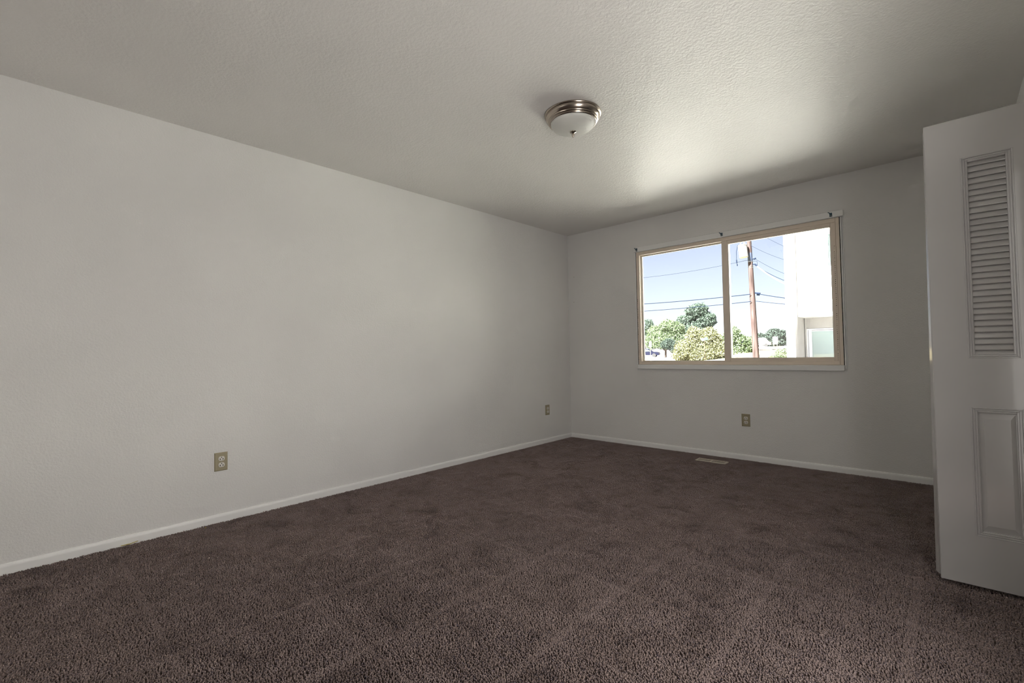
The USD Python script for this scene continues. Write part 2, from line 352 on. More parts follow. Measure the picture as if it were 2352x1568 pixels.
def leaf_meshes():
    body = cut(box(0, LW, 0, LT, 0, LH, 0.003), box(RX0 + 0.003, RX1 - 0.003, -0.1, LT + 0.1, LZ0 + 0.003, LZ1 - 0.003), box(RX0 + 0.003, RX1 - 0.003, -0.1, LT + 0.1, PZ0 + 0.003, PZ1 - 0.003))
    mold = []
    for z0, z1 in ((LZ0, LZ1), (PZ0, PZ1)):
        mold += ring(RX0 + 0.0005, RX1 - 0.0005, z0 + 0.0005, z1 - 0.0005, 0.0222, 0.0030, LT - 0.0030)
        for k in range(3):
            o = 0.0078 * k
            for ya, yb in ((-0.0008 + 0.0011 * k, 0.006), (LT - 0.006, LT + 0.0008 - 0.0011 * k)):
                mold += [m for m in ring(RX0 + o, RX1 - o, z0 + o, z1 - o, 0.0064, ya, yb)]
    slats = []
    n = 33; zz = np.linspace(LZ0 + 0.024, LZ1 - 0.026, n); pit = zz[1] - zz[0]
    for z in zz:
        s = box(RX0 + 0.020, RX1 - 0.020, -0.0030, 0.0030, -0.0156, 0.0156, 0.0022)
        slats.append(xf(s, rot((1, 0, 0), -25), (0, LT / 2, z)))
    x0, x1, z0, z1 = RX0 + 0.0225, RX1 - 0.0225, PZ0 + 0.0225, PZ1 - 0.0225
    pan = [box(x0, x1, 0.012, LT - 0.012, z0, z1)]
    bx, bz = 0.017, 0.026
    for s in (1, -1):
        a, b = (0.0121, 0.0062) if s == 1 else (LT - 0.0121, LT - 0.0062)
        pan.append(trimesh.convex.convex_hull(np.array([(x, a, z) for x in (x0 + 0.002, x1 - 0.002) for z in (z0 + 0.002, z1 - 0.002)] + [(x, b, z) for x in (x0 + bx, x1 - bx) for z in (z0 + bz, z1 - bz)])))
    return body, cat(mold), slats, cat(pan)


LEAF = leaf_meshes()
def leaf(T):
    t = thing('door_leaf', parent=door)
    ap = lambda m: (lambda q: (q.apply_transform(T), q)[1])(m.copy())
    obj('stile_and_rail_frame', ap(LEAF[0]), door_paint, t)
    obj('molding', ap(LEAF[1]), door_paint, t)
    for s in LEAF[2]: obj('slat', ap(s), door_paint, t)
    obj('raised_panel', ap(LEAF[3]), door_paint, t)


TA = np.eye(4); TA[:3, 3] = (3.3125, -1.875, 0.017)
leaf(TA)
TB = np.eye(4)
TB[:3, :3] = rot((0, 1, 0), 0.40) @ rot((0, 0, 1), 22.0)
TB[:3, 3] = (3.3075, -1.8365, 0.019)
leaf(TB)
hg = []
for z in (0.30, 1.0, 1.72):
    hg += [xf(trimesh.creation.cylinder(0.0045, 0.07, sections=12), t=(3.3180, -1.8375, z))]
obj('hinge', cat(hg), screw_metal, door, smooth=40)
obj('track', box(X1 + 0.02, X1 + 0.05, CY0, CY1, CZ - 0.028, CZ), vent_paint, door)

# ------------------------------------------------------------------ ceiling light
t = thing('ceiling_light', 'flush dome ceiling light with frosted bowl and ringed nickel rim', 'ceiling light', (1.772, -2.352, H))
obj('rim', lathe([(0, 0), (0.163, 0), (0.167, -0.003), (0.168, -0.007), (0.165, -0.011), (0.160, -0.0125), (0.1595, -0.016), (0.1605, -0.022), (0.157, -0.030), (0.150, -0.037), (0.1475, -0.039), (0.1485, -0.042), (0.147, -0.046), (0.1425, -0.048),
                  (0.141, -0.050), (0.1415, -0.0535), (0.139, -0.0575), (0.135, -0.059), (0.1325, -0.057), (0.1325, -0.045), (0, -0.045)], 128), nickel, t, smooth=28)
bowl = [(0.131, -0.050), (0.1312, -0.058)]
for a in np.linspace(4, 90, 26): bowl.append((0.1312 * math.cos(math.radians(a)) ** 0.92 if a < 90 else 0.0, -0.058 - 0.047 * math.sin(math.radians(a))))
obj('reflector_pan', lathe([(0, -0.0455), (0.131, -0.0455), (0.131, -0.048), (0, -0.048)], 64), white_plastic, t)
obj('glass_bowl', lathe(bowl, 128), frosted, t, smooth=30)
obj('finial', lathe([(0, -0.103), (0.0165, -0.1035), (0.0190, -0.1060), (0.0180, -0.1095), (0.0125, -0.1120), (0.0100, -0.1140), (0.0060, -0.1180), (0.0082, -0.1225), (0.0078, -0.1290), (0.0048, -0.1350), (0.0030, -0.1395), (0, -0.1410)], 48), nickel, t, smooth=30)

# ------------------------------------------------------------------ electrical outlets
def outlet(label, loc, rotz, w=0.073, h=0.114):
    """built facing -y, then turned"""
    t = thing('wall_outlet', label, 'outlet', loc, rotz, group='electrical outlets')
    pl = trimesh.convex.convex_hull(np.array([(x, 0, z) for x in (-w / 2, w / 2) for z in (-h / 2, h / 2)] + [(x, -0.003, z) for x in (-w / 2, w / 2) for z in (-h / 2, h / 2)] + [(x, -0.006, z) for x in (-w / 2 + 0.005, w / 2 - 0.005) for z in (-h / 2 + 0.005, h / 2 - 0.005)]))
    obj('cover_plate', pl, ivory, t)
    for s in (1, -1):
        c = Polygon([(0.0172 * math.cos(a), max(-0.0135, min(0.0135, 0.0172 * math.sin(a)))) for a in np.linspace(0, 2 * math.pi, 48, endpoint=False)])
        face = xf(trimesh.creation.extrude_polygon(c, 0.0042), rot((1, 0, 0), 90), (0.002, -0.0045, s * 0.0195))
        f = obj('receptacle', face, white_plastic, t)
        zc = s * 0.0195; yb, ya = -0.0091, -0.0080
        obj('slot', cat(box(-0.0078, -0.0040, yb, ya, zc - 0.0085, zc + 0.0010), box(0.0082, 0.0118, yb, ya, zc - 0.0080, zc + 0.0010),
                        xf(trimesh.creation.cylinder(0.0027, 0.0011, sections=14), rot((1, 0, 0), 90), (0.002, (ya + yb) / 2, zc + 0.0075))), slot_black, f)
    obj('screw', xf(lathe([(0, 0.0016), (0.0025, 0.0013), (0.0034, 0.0), (0, 0)], 18), rot((1, 0, 0), 90), (0.002, -0.006, 0)), screw_metal, t, smooth=40)


outlet('almond duplex outlet low on the left wall, nearest the camera', (0, -3.7275, 0.3745), 90)
outlet('almond duplex outlet low on the left wall beside the far corner', (0, -0.455, 0.368), 90)
outlet('almond duplex outlet centred below the window on the back wall', (1.980, 0, 0.366), 0)

for z, lab in ((1.928, 'upper of two tiny nails in the back wall near the corner'), (1.625, 'lower of two tiny nails in the back wall near the corner')):
    obj('nail', xf(lathe([(0, 0.004), (0.0028, 0.0035), (0.0038, 0.002), (0.002, 0.0), (0, 0)], 12), rot((1, 0, 0), 90), (0.086 if z > 1.8 else 0.078, 0, z)), plain(f'nail_head_{int(z * 10)}', (0.16, 0.14, 0.12), 0.5), smooth=40, label=lab, cat='nail', group='nails in the back wall')

# ------------------------------------------------------------------ floor register
vx0, vx1, vy0, vy1 = VENT
t = thing('floor_register', 'tan metal floor heating register set in carpet by the baseboard', 'floor vent', ((vx0 + vx1) / 2, (vy0 + vy1) / 2, -0.004))
hw, hd = (vx1 - vx0) / 2, (vy1 - vy0) / 2
obj('frame', cut(box(-hw, hw, -hd, hd, 0, 0.010, 0.003), box(-hw + 0.018, -0.006, -hd + 0.016, hd - 0.016, -0.1, 0.1), box(0.006, hw - 0.018, -hd + 0.016, hd - 0.016, -0.1, 0.1)), vent_paint, t)
for k in range(22):
    x = -hw + 0.024 + k * (2 * hw - 0.048) / 21
    if abs(x) < 0.008: continue
    obj('fin', xf(box(-0.0014, 0.0014, -hd + 0.015, hd - 0.015, -0.004, 0.004), rot((0, 1, 0), 28), (x, 0, 0.003)), vent_paint, t)
obj('duct', box(-hw + 0.01, hw - 0.01, -hd + 0.01, hd - 0.01, -0.006, -0.004), slot_black, t)
obj('paper_scrap', xf(cat([box(-0.03, 0.012, -0.003, 0.003, 0, 0.0018), xf(box(0, 0.035, -0.0025, 0.0025, 0, 0.0016), rot((0, 1, 0), -10), (0.01, 0, 0.0))]), rot((0, 0, 1), 88), (0.0165, -4.185, 0.0028)), plain('yellow_paper', (0.50, 0.40, 0.06), 0.7), label='thin yellow paper scrap on the carpet edge by the left baseboard', cat='scrap')

obj('crumb', trimesh.creation.icosphere(1, 0.0032).apply_translation((0.0615, -3.826, 0.0035)), stage.GetPrimAtPath('/World/Looks/yellow_paper').GetPath(), label='tiny yellow crumb on the carpet near the left baseboard below the outlet', cat='crumb')

# ------------------------------------------------------------------ outside: ground, pavement, road
def terrain_h(x, y):
    ss = lambda t: np.clip(t, 0, 1) ** 2 * (3 - 2 * np.clip(t, 0, 1))
    az = np.degrees(np.arctan2(x - 3.37, y + 4.62))
    d = np.hypot(x - 3.37, y + 4.62)
    return -0.16 + ss((az + 21.0) / 5.0) * (0.85 * ss((d - 42.0) / 20.0) + 0.70 * np.clip((d - 62.0) / 48.0, 0, 1.15)) + 0.95 * ss((-az - 21.5) / 1.5) * ss((d - 88.0) / 14.0)


def grid(x0, x1, y0, y1, nx, ny, z=0.0, fn=terrain_h):
    X, Y = np.meshgrid(np.linspace(x0, x1, nx), np.linspace(y0, y1, ny)); Z = fn(X, Y) + z
    v = np.stack([X.ravel(), Y.ravel(), Z.ravel()], 1); i = np.arange(nx * ny).reshape(ny, nx)
    a, b, c, d = i[:-1, :-1].ravel(), i[:-1, 1:].ravel(), i[1:, 1:].ravel(), i[1:, :-1].ravel()
    return trimesh.Trimesh(v, np.vstack([np.c_[a, b, c], np.c_[a, c, d]]), process=False)


dry_ground = M('dry_ground', {"g": ("geometry", {}), "n": ("noise_texture", {"scale": 0.35, "detail": 6.0}), "n2": ("noise_texture", {"scale": 6.0, "detail": 4.0}),
                              "r": ("rgb_ramp", {"ramp": [(0.35, (0.12, 0.13, 0.06)), (0.5, (0.20, 0.165, 0.095)), (0.65, (0.25, 0.20, 0.14))]}),
                              "mr": ("map_range", {"to_min": 0.8, "to_max": 1.2}), "c": ("mix", {"mix_type": "multiply", "fac": 1.0}), "p": ("principled_bsdf", {"roughness": 0.95, "specular_ior_level": 0.1})},
               [("g.position", "n.vector"), ("g.position", "n2.vector"), ("n.fac", "r.fac"), ("n2.fac", "mr.value"), ("r.color", "c.color1"), ("mr.result", "c.color2"), ("c.color", "p.base_color")])
concrete = M('pale_concrete', {"g": ("geometry", {}), "n": ("noise_texture", {"scale": 1.2, "detail": 6.0}), "r": ("rgb_ramp", {"ramp": [(0.3, (0.545, 0.545, 0.515)), (0.7, (0.635, 0.635, 0.60))]}), "p": ("principled_bsdf", {"roughness": 0.9, "specular_ior_level": 0.2})},
             [("g.position", "n.vector"), ("n.fac", "r.fac"), ("r.color", "p.base_color")])
road_mat = plain('worn_asphalt', (0.19, 0.17, 0.17), 0.9)
obj('ground', grid(-120, 120, -60, 260, 121, 161), dry_ground, kind='structure')
obj('pavement', cat([box(x0 + 0.006, x0 + 1.994, y0 + 0.006, y0 + 1.994, -0.26, -0.12, 0.01) for x0 in np.arange(-8, 8, 2.0) for y0 in np.arange(0.2, 12, 2.0)]), concrete, kind='structure')
obj('added_dark_paving', box(-10, 13.3, 12.25, 17.5, -0.26, -0.13), plain('dark_asphalt', (0.032, 0.032, 0.034), 0.9), kind='structure')  # unseen dark asphalt, added to keep bounce light out of the building recess
obj('lawn', box(8.05, 13.35, 0.2, 12.2, -0.26, -0.10), M('lawn_green', {"g": ("geometry", {}), "n": ("noise_texture", {"scale": 9.0, "detail": 5.0}), "r": ("rgb_ramp", {"ramp": [(0.3, (0.10, 0.16, 0.045)), (0.7, (0.20, 0.28, 0.09))]}), "p": ("principled_bsdf", {"roughness": 0.95})}, [("g.position", "n.vector"), ("n.fac", "r.fac"), ("r.color", "p.base_color")]), kind='structure')
obj('road', cat(grid(-30, -14, 64, 100, 17, 37, 0.06), ), road_mat, kind='structure')
obj('parking_lot', grid(-46, -22.5, 56, 84, 20, 24, 0.05), plain('bleached_asphalt', (0.27, 0.25, 0.25), 0.9), kind='structure')

# ------------------------------------------------------------------ neighbouring stucco building
def stucco_mat(name, lo, hi):
    return M(name, {"g": ("geometry", {}), "n": ("noise_texture", {"scale": 14.0, "detail": 5.0, "roughness": 0.7}), "b": ("bump", {"strength": 0.5, "distance": 0.02}),
                    "n2": ("noise_texture", {"scale": 2.2, "detail": 5.0}), "r": ("rgb_ramp", {"ramp": [(0.3, lo), (0.7, hi)]}), "p": ("principled_bsdf", {"roughness": 0.9, "specular_ior_level": 0.15})},
             [("g.position", "n.vector"), ("g.position", "n2.vector"), ("n.fac", "b.height"), ("b.normal", "p.normal"), ("n2.fac", "r.fac"), ("r.color", "p.base_color")])


stucco = stucco_mat('stucco_shaded', (0.33, 0.315, 0.305), (0.39, 0.375, 0.365))             # darker copy: shade of fin wall and ground floor put into the colour
stucco_sunlit = stucco_mat('stucco_sunlit', (0.78, 0.765, 0.74), (0.84, 0.825, 0.80))       # lighter copy for the sunlit upper storey, throws more light into the room
white_vinyl = plain('white_vinyl', (0.72, 0.73, 0.78), 0.4)
bld = thing('stucco_building', 'two-storey cream stucco building seen through the right half of the window', 'building', (0, 0, -0.16))
FY, RY, GZ = 16.5, 17.6, 2.40
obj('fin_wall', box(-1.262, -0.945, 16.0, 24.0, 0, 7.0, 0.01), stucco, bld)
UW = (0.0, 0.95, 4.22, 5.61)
obj('upper_wall', cut(box(-0.94, 13.4, FY, 24.0, GZ, 6.8), box(UW[0], UW[1], FY - 0.1, FY + 0.12, UW[2], UW[3]), box(3.4, 5.0, FY - 0.1, FY + 0.12, UW[2], UW[3]), box(8.0, 9.6, FY - 0.1, FY + 0.12, UW[2], UW[3])), stucco_sunlit, bld)
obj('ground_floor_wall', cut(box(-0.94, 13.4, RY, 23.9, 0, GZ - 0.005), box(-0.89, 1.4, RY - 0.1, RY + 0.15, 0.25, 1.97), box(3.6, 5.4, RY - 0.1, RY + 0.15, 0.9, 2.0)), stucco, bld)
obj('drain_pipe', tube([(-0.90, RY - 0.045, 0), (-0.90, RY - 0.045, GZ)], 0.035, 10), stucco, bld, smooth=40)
obj('added_bounce_wing', box(13.405, 20.0, 1.2, 24.0, 0, 6.8, 0.01), stucco, bld)  # added wing, out of view, bounces sunlight onto the left wall
obj('parapet_cap', cat(box(-0.93, 13.3, FY - 0.06, 24.1, 6.81, 6.9), box(13.305, 20.1, 1.1, 24.1, 6.81, 6.9)), white_vinyl, bld)
sky_glass = plain('building_glass', (0.10, 0.16, 0.17), 0.05, specular_ior_level=1.0)
blind_white = plain('blind_white', (0.50, 0.60, 0.60), 0.6)


def bwindow(x0, x1, z0, z1, y, sill=False, w=0.12):
    fr = obj('window', cat(box(x0, x0 + 0.06, y, y + 0.05, z0, z1, 0.006), box(x1 - 0.06, x1, y, y + 0.05, z0, z1, 0.006), box(x0 + 0.06, x1 - 0.06, y, y + 0.05, z1 - 0.06, z1, 0.006), box(x0 + 0.06, x1 - 0.06, y, y + 0.05, z0, z0 + 0.06, 0.006),
                           box(x0 + 0.075, x0 + w, y + 0.015, y + 0.05, z0 + 0.06, z1 - 0.06, 0.005), box(x0 + w, x1 - 0.06, y + 0.015, y + 0.05, z1 - 0.115, z1 - 0.075, 0.005)), white_vinyl, bld)
    obj('pane', box(x0 + w, x1 - 0.06, y + 0.03, y + 0.036, z0 + 0.06, z1 - 0.115), glass, fr)
    if sill: obj('sill', box(x0 - 0.03, x1 + 0.03, y - 0.10, y + 0.05, z0 - 0.09, z0, 0.008), white_vinyl, fr)
    obj('blind', box(x0 + w, x1 - 0.06, y + 0.052, y + 0.058, z0 + 0.06, z1 - 0.115), blind_white, fr)


bwindow(UW[0], UW[1], UW[2], UW[3], FY + 0.06, sill=True)
bwindow(-0.886, 1.39, 0.26, 1.96, RY - 0.02, w=0.19)
bwindow(3.4, 5.0, UW[2], UW[3], FY + 0.06, sill=True); bwindow(8.0, 9.6, UW[2], UW[3], FY + 0.06, sill=True); bwindow(3.6, 5.4, 0.9, 2.0, RY - 0.02)

# ------------------------------------------------------------------ utility pole and lines
wood = M('weathered_pole', {"g": ("geometry", {}), "m": ("mapping", {"scale": (14.0, 14.0, 0.8)}), "n": ("noise_texture", {"scale": 1.0, "detail": 5.0}), "n2": ("noise_texture", {"scale": 5.0, "detail": 2.0}),
                            "r": ("rgb_ramp", {"ramp": [(0.3, (0.022, 0.014, 0.013)), (0.5, (0.055, 0.038, 0.036)), (0.68, (0.090, 0.069, 0.065))]}), "p": ("principled_bsdf", {"roughness": 0.9, "specular_ior_level": 0.15})},
         [("g.position", "m.vector"), ("m.vector", "n.vector"), ("n.fac", "r.fac"), ("r.color", "p.base_color")])
can_mat = plain('transformer_grey', (0.27, 0.27, 0.275), 0.45)
sleeve_mat = plain('tarred_steel', (0.030, 0.042, 0.075), 0.5)
wire_mat = plain('wire_black', (0.012, 0.018, 0.034), 0.7, specular_ior_level=0.0)
cable_white = plain('cable_grey', (0.24, 0.245, 0.27), 0.6, specular_ior_level=0.1)
PX = lambda z: -6.245 - 0.0265 * (z + 0.16)
PY = 30.0
t = thing('utility_pole', 'leaning weathered wooden utility pole carrying a transformer, seen through the window', 'utility pole', (PX(-0.16), PY, -0.16))
O = np.array([PX(-0.16), PY, -0.16]); P = lambda x, y, z: np.array([x, y, z]) - O
obj('pole', tube([P(PX(z), PY, z) for z in np.linspace(-0.9, 10.6, 24)], np.linspace(0.215, 0.120, 24), 18), wood, t, smooth=40)
obj('sleeve', tube([P(PX(z), PY, z) for z in (6.78, 7.62)], 0.150, 18), sleeve_mat, t, smooth=40)
for z in (6.60, 6.70, 7.02): obj('band', tube([P(PX(z), PY, z - 0.02), P(PX(z), PY, z + 0.02)], 0.158, 18), screw_metal, t, smooth=40)
cx, cy = -6.79, 29.62
can = lathe([(0, 0), (0.27, 0), (0.285, 0.02), (0.285, 0.80), (0.30, 0.81), (0.30, 0.85), (0.24, 0.90), (0, 0.93)], 36)
tr = obj('transformer', xf(can, rot((0, 1, 0), -5), P(cx + 0.06, cy, 7.30)), can_mat, t, smooth=35)
for dx in (-0.13, 0.10):
    obj('bushing', xf(lathe([(0, 0), (0.045, 0), (0.03, 0.05), (0.05, 0.07), (0.03, 0.11), (0.045, 0.13), (0.02, 0.2), (0, 0.22)], 14), t=P(cx + dx, cy, 8.18)), white_vinyl, tr, smooth=40)
obj('rust_streak', cat([tube([P(cx - 0.12 + 0.13 * k, cy - 0.283, 8.02 - 0.2 * k), P(cx - 0.07 + 0.13 * k, cy - 0.283, 7.55)], 0.012, 6) for k in range(2)]), plain('rust', (0.20, 0.13, 0.08), 0.8), tr)
obj('lead_wire', cat([tube([P(-7.10, 29.6, 8.2), P(-7.19, 29.6, 7.8), P(-7.20, 29.6, 7.2), P(-7.17, 29.6, 6.85)], 0.016, 6), tube([P(-7.20, 29.6, 7.2), P(-7.19, 29.6, 6.98)], 0.04, 8), tube([P(-7.17, 29.6, 6.9), P(-7.16, 29.6, 6.78)], 0.035, 8)]), wire_mat, t)
obj('bracket', cat([tube([P(PX(7.15), PY, 7.15), P(-6.15, 29.9, 7.17)], 0.03, 6), tube([P(-6.19, 29.9, 7.15), P(-6.05, 29.9, 7.18)], 0.055, 8), tube([P(PX(6.8), PY, 6.80), P(-6.10, 29.9, 6.80), P(-5.96, 29.9, 6.62)], 0.03, 6), tube([P(-6.12, 29.9, 6.78), P(-5.98, 29.9, 6.64)], 0.05, 8),
                    tube([P(PX(6.95), PY, 7.05), P(-5.98, 29.9, 6.98), P(-5.97, 29.9, 6.70)], 0.012, 6)]), wire_mat, t)
obj('splice_case', cat([tube([P(-6.16, 29.85, 4.82), P(-5.83, 29.85, 4.76)], 0.045, 8), tube([P(-6.04, 29.85, 4.70), P(-5.88, 29.85, 4.68)], 0.07, 8)]), wire_mat, t)


def wire(name, label, pts, r, mat, n=28, yy=PY - 0.235):
    """a hanging line through the given (x, z) points in the pole's row of poles"""
    pts = np.array(pts, float); x = np.linspace(pts[0, 0], pts[-1, 0], n)
    c = np.polyfit(pts[:, 0], pts[:, 1], 2 if len(pts) > 2 else 1)
    obj(name, tube([(a, yy, np.polyval(c, a)) for a in x], r, 6), mat, label=label, cat='power line', group='overhead lines on the utility pole', smooth=50)


wire('power_line', 'thin topmost wire running left from the pole across the left pane', [(-22.0, 7.55), (-14.3, 6.92), (-10.8, 6.80), (-8.27, 6.95), (-6.50, 7.15)], 0.011, wire_mat)
wire('power_line', 'thick dark line left of the pole just above the tall tree top', [(-24.0, 5.3), (-14.4, 4.80), (-11.5, 4.68), (-8.33, 4.69), (-6.42, 4.78)], 0.026, wire_mat)
wire('power_line', 'thick dark line left of the pole crossing the tall tree crown', [(-24.0, 4.6), (-14.4, 4.22), (-11.5, 4.14), (-8.35, 4.18), (-6.38, 4.28)], 0.022, wire_mat)
wire('power_line', 'dark line right of the pole beside the black splice case', [(-6.1, 4.77), (-5.25, 4.54), (-4.4, 4.30), (-2.0, 3.8)], 0.024, wire_mat)
wire('power_line', 'lowest dark line right of the pole, below the splice case', [(-6.1, 4.25), (-4.41, 3.91), (-2.0, 3.55)], 0.018, wire_mat)
wire('power_line', 'thin wire falling right from the top of the transformer', [(-6.33, 8.10), (-5.3, 7.36), (-4.33, 6.82), (-2.0, 6.0)], 0.010, wire_mat)
wire('power_line', 'highest thin wire, crossing the top right of the window beside the building', [(-6.4, 9.35), (-5.19, 8.33), (-4.3, 7.68), (-2.0, 6.4)], 0.010, wire_mat)
wire('power_line', 'thin wire falling right from the black insulator below the transformer', [(-6.1, 7.16), (-5.19, 6.45), (-4.35, 5.90), (-2.0, 4.9)], 0.011, wire_mat)
wire('power_line', 'dark service wire lying just above the thick pale cable', [(-5.96, 6.60), (-5.33, 6.04), (-4.37, 5.48), (-2.0, 4.6)], 0.018, wire_mat, yy=PY - 0.05)
wire('power_line', 'thick pale service cable sagging right from the pole to the building', [(-5.96, 6.62), (-5.60, 6.27), (-5.21, 5.86), (-4.37, 5.27), (-2.0, 4.3)], 0.042, cable_white)

# ------------------------------------------------------------------ trees and shrubs
def leaf_mat(name, a, b, c):
    return M(name, {"i": ("geometry", {}), "r": ("rgb_ramp", {"ramp": [(0.0, a), (0.5, b), (1.0, c)]}), "d": ("diffuse_bsdf", {}), "t": ("translucent_bsdf", {}), "x": ("mix_closure", {"fac": 0.3})},
             [("i.random_per_island", "r.fac"), ("r.color", "d.color"), ("r.color", "t.color"), ("d.BSDF", "x.closure1"), ("t.BSDF", "x.closure2")], surface="x.closure")


bark = plain('bark', (0.06, 0.045, 0.035), 0.9)
blue_green = leaf_mat('leaves_blue_green', (0.083, 0.114, 0.091), (0.159, 0.197, 0.149), (0.267, 0.306, 0.228))
light_green = leaf_mat('leaves_light_green', (0.141, 0.187, 0.109), (0.275, 0.336, 0.200), (0.451, 0.504, 0.331))
yellow_green = leaf_mat('leaves_yellow_green', (0.189, 0.200, 0.118), (0.365, 0.365, 0.234), (0.595, 0.571, 0.400))
dark_green = leaf_mat('leaves_dark_green', (0.055, 0.075, 0.063), (0.105, 0.134, 0.106), (0.181, 0.211, 0.164))


def foliage(blobs, size, seed):
    """leaf quads scattered in and on ellipsoids; blobs: (centre, radii, count)"""
    rng = np.random.default_rng(seed); V = []
    for c, r, n in blobs:
        d = rng.normal(size=(n, 3)); d /= np.linalg.norm(d, axis=1, keepdims=True)
        lump = 0.72 + 0.56 * meshkit.fbm(d * 2.6 + seed * 3.7 + np.array(c) * 0.13, 3, seed)
        p = np.array(c) + d * np.array(r) * (lump * rng.uniform(0.25, 1.0, n) ** 0.42)[:, None]
        u = rng.normal(size=(n, 3)); u /= np.linalg.norm(u, axis=1, keepdims=True)
        w = np.cross(u, rng.normal(size=(n, 3))); w /= np.linalg.norm(w, axis=1, keepdims=True)
        s = size * rng.uniform(0.55, 1.35, n)[:, None]
        V.append(np.stack([p - u * s, p + w * s * 0.45, p + u * s, p - w * s * 0.45], 1))
    V = np.concatenate(V); n = len(V); i = 4 * np.arange(n)[:, None]
    return trimesh.Trimesh(V.reshape(-1, 3), np.vstack([i + [0, 1, 2], i + [0, 2, 3]]), process=False)


def tree(name, label, cat_, base, trunk_h, r, blobs, size, mat, seed, group=None):
    bz = float(terrain_h(np.array(base[0]), np.array(base[1])))
    t = thing(name, label, cat_, (base[0], base[1], bz), group=group)
    rel = [((c[0] - base[0], c[1] - base[1], c[2] - bz), rr, n) for c, rr, n in blobs]
    limbs = [tube([(0, 0, -0.2), (0.05, 0, trunk_h * 0.5), (0, 0.05, trunk_h)], [r, r * 0.8, r * 0.65], 8)]
    for c, rr, n in rel:
        e = np.array(c, float); limbs.append(tube([(0, 0, trunk_h * 0.9), (e[0] * 0.45, e[1] * 0.45, trunk_h * 0.6 + e[2] * 0.4), e, e + np.array([0.1, 0, rr[2] * 0.6])], [r * 0.55, r * 0.4, r * 0.22, r * 0.08], 6))
    obj('trunk', cat(limbs), bark, t, smooth=50)
    obj('foliage', foliage(rel, size, seed), mat, t, kind='stuff')


tree('tall_tree', 'tall blue-green leafy tree rising behind the shrubs in the left pane', 'tree', (-31.8, 84.0), 2.2, 0.35,
     [((-31.4, 84, 8.2), (2.1, 2.0, 1.7), 2600), ((-29.6, 84, 6.4), (1.7, 1.8, 1.7), 2000), ((-33.4, 84, 6.6), (1.9, 1.8, 1.3), 1600), ((-31.6, 84, 5.0), (2.6, 2.2, 1.6), 2200), ((-30.0, 84.4, 4.0), (1.7, 1.8, 1.5), 1300), ((-35.0, 84, 5.4), (1.3, 1.5, 1.0), 800), ((-30.6, 84, 8.4), (1.2, 1.4, 1.1), 1100)], 0.24, blue_green, 1)
tree('light_tree', 'light green rounded tree left of and below the tall tree', 'tree', (-30.4, 68.0), 1.3, 0.22,
     [((-31.6, 68, 3.6), (1.9, 1.6, 1.6), 2800), ((-29.8, 68, 4.7), (1.6, 1.5, 1.3), 2500), ((-28.6, 68, 4.2), (1.5, 1.4, 1.5), 2000), ((-30.2, 67.5, 2.6), (2.6, 1.6, 1.4), 2500), ((-32.6, 68, 2.6), (1.3, 1.3, 1.4), 1500), ((-28.0, 68, 2.6), (1.4, 1.4, 1.4), 1500)], 0.17, light_green, 2)
tree('dark_shrub', 'low dark green shrub under the light tree, above the pale pavement', 'shrub', (-26.9, 63.4), 0.5, 0.1,
     [((-27.6, 63.4, 2.0), (0.9, 0.9, 0.9), 1200), ((-26.6, 63.4, 1.4), (0.9, 0.9, 1.0), 1300), ((-25.9, 63.4, 0.8), (0.8, 0.8, 0.8), 900), ((-28.4, 63.4, 1.9), (0.6, 0.6, 0.6), 500)], 0.13, dark_green, 3)
tree('yellow_shrub', 'large yellow-green feathery shrub filling the bottom of the left pane', 'shrub', (-16.6, 47.0), 0.6, 0.12,
     [((-18.0, 46.4, 1.0), (1.3, 1.1, 1.2), 2700), ((-17.0, 46.8, 2.0), (1.2, 1.0, 1.5), 3000), ((-15.6, 47.0, 1.9), (1.2, 1.1, 1.5), 3000), ((-16.3, 46.6, 0.6), (1.9, 1.2, 1.1), 2800), ((-14.9, 47.2, 1.0), (1.1, 1.0, 1.3), 2000), ((-18.6, 46.2, 0.5), (0.9, 0.9, 0.8), 900), ((-17.3, 46.7, 2.9), (0.6, 0.6, 0.7), 600), ((-15.5, 47.0, 2.8), (0.7, 0.6, 0.7), 700)], 0.115, yellow_green, 4)
tree('green_shrub', 'loose green shrub between the meeting stile and the utility pole', 'shrub', (-14.2, 52.6), 0.6, 0.1,
     [((-14.9, 52.5, 2.3), (0.9, 0.9, 1.4), 2200), ((-14.0, 52.6, 1.6), (0.9, 0.9, 1.1), 1800), ((-13.2, 52.8, 1.5), (0.6, 0.7, 0.9), 1000), ((-14.3, 52.4, 0.7), (1.3, 1.0, 0.9), 1600), ((-15.6, 52.5, 1.8), (0.8, 0.8, 1.4), 1500)], 0.125, light_green, 5)
tree('far_tree', 'small pale tree at the far left edge of the left pane', 'tree', (-51.5, 102.0), 2.5, 0.25, [((-51.0, 102, 6.9), (2.0, 1.8, 2.0), 1300), ((-52.6, 102, 5.2), (2.2, 1.8, 1.8), 1200), ((-50.3, 102, 4.2), (1.4, 1.4, 1.6), 700)], 0.26, blue_green, 6)
fg = 'dark trees along the far roadside'
tree('roadside_tree', 'smaller round dark tree just right of the pole, far roadside', 'tree', (-30.0, 117.0), 1.6, 0.25, [((-29.6, 117, 3.4), (1.7, 1.5, 1.4), 1500), ((-30.9, 117, 2.8), (1.3, 1.2, 1.2), 900), ((-28.1, 117, 2.9), (1.4, 1.2, 1.3), 900)], 0.25, dark_green, 7, fg)
tree('roadside_tree', 'larger dark tree behind the white sign, far roadside', 'tree', (-27.2, 122.5), 1.6, 0.28, [((-27.8, 122.5, 4.4), (1.8, 1.5, 1.5), 1700), ((-26.2, 122.5, 4.2), (1.5, 1.4, 1.3), 1300), ((-27.4, 122.5, 2.7), (2.4, 1.5, 1.5), 1500)], 0.25, dark_green, 8, fg)
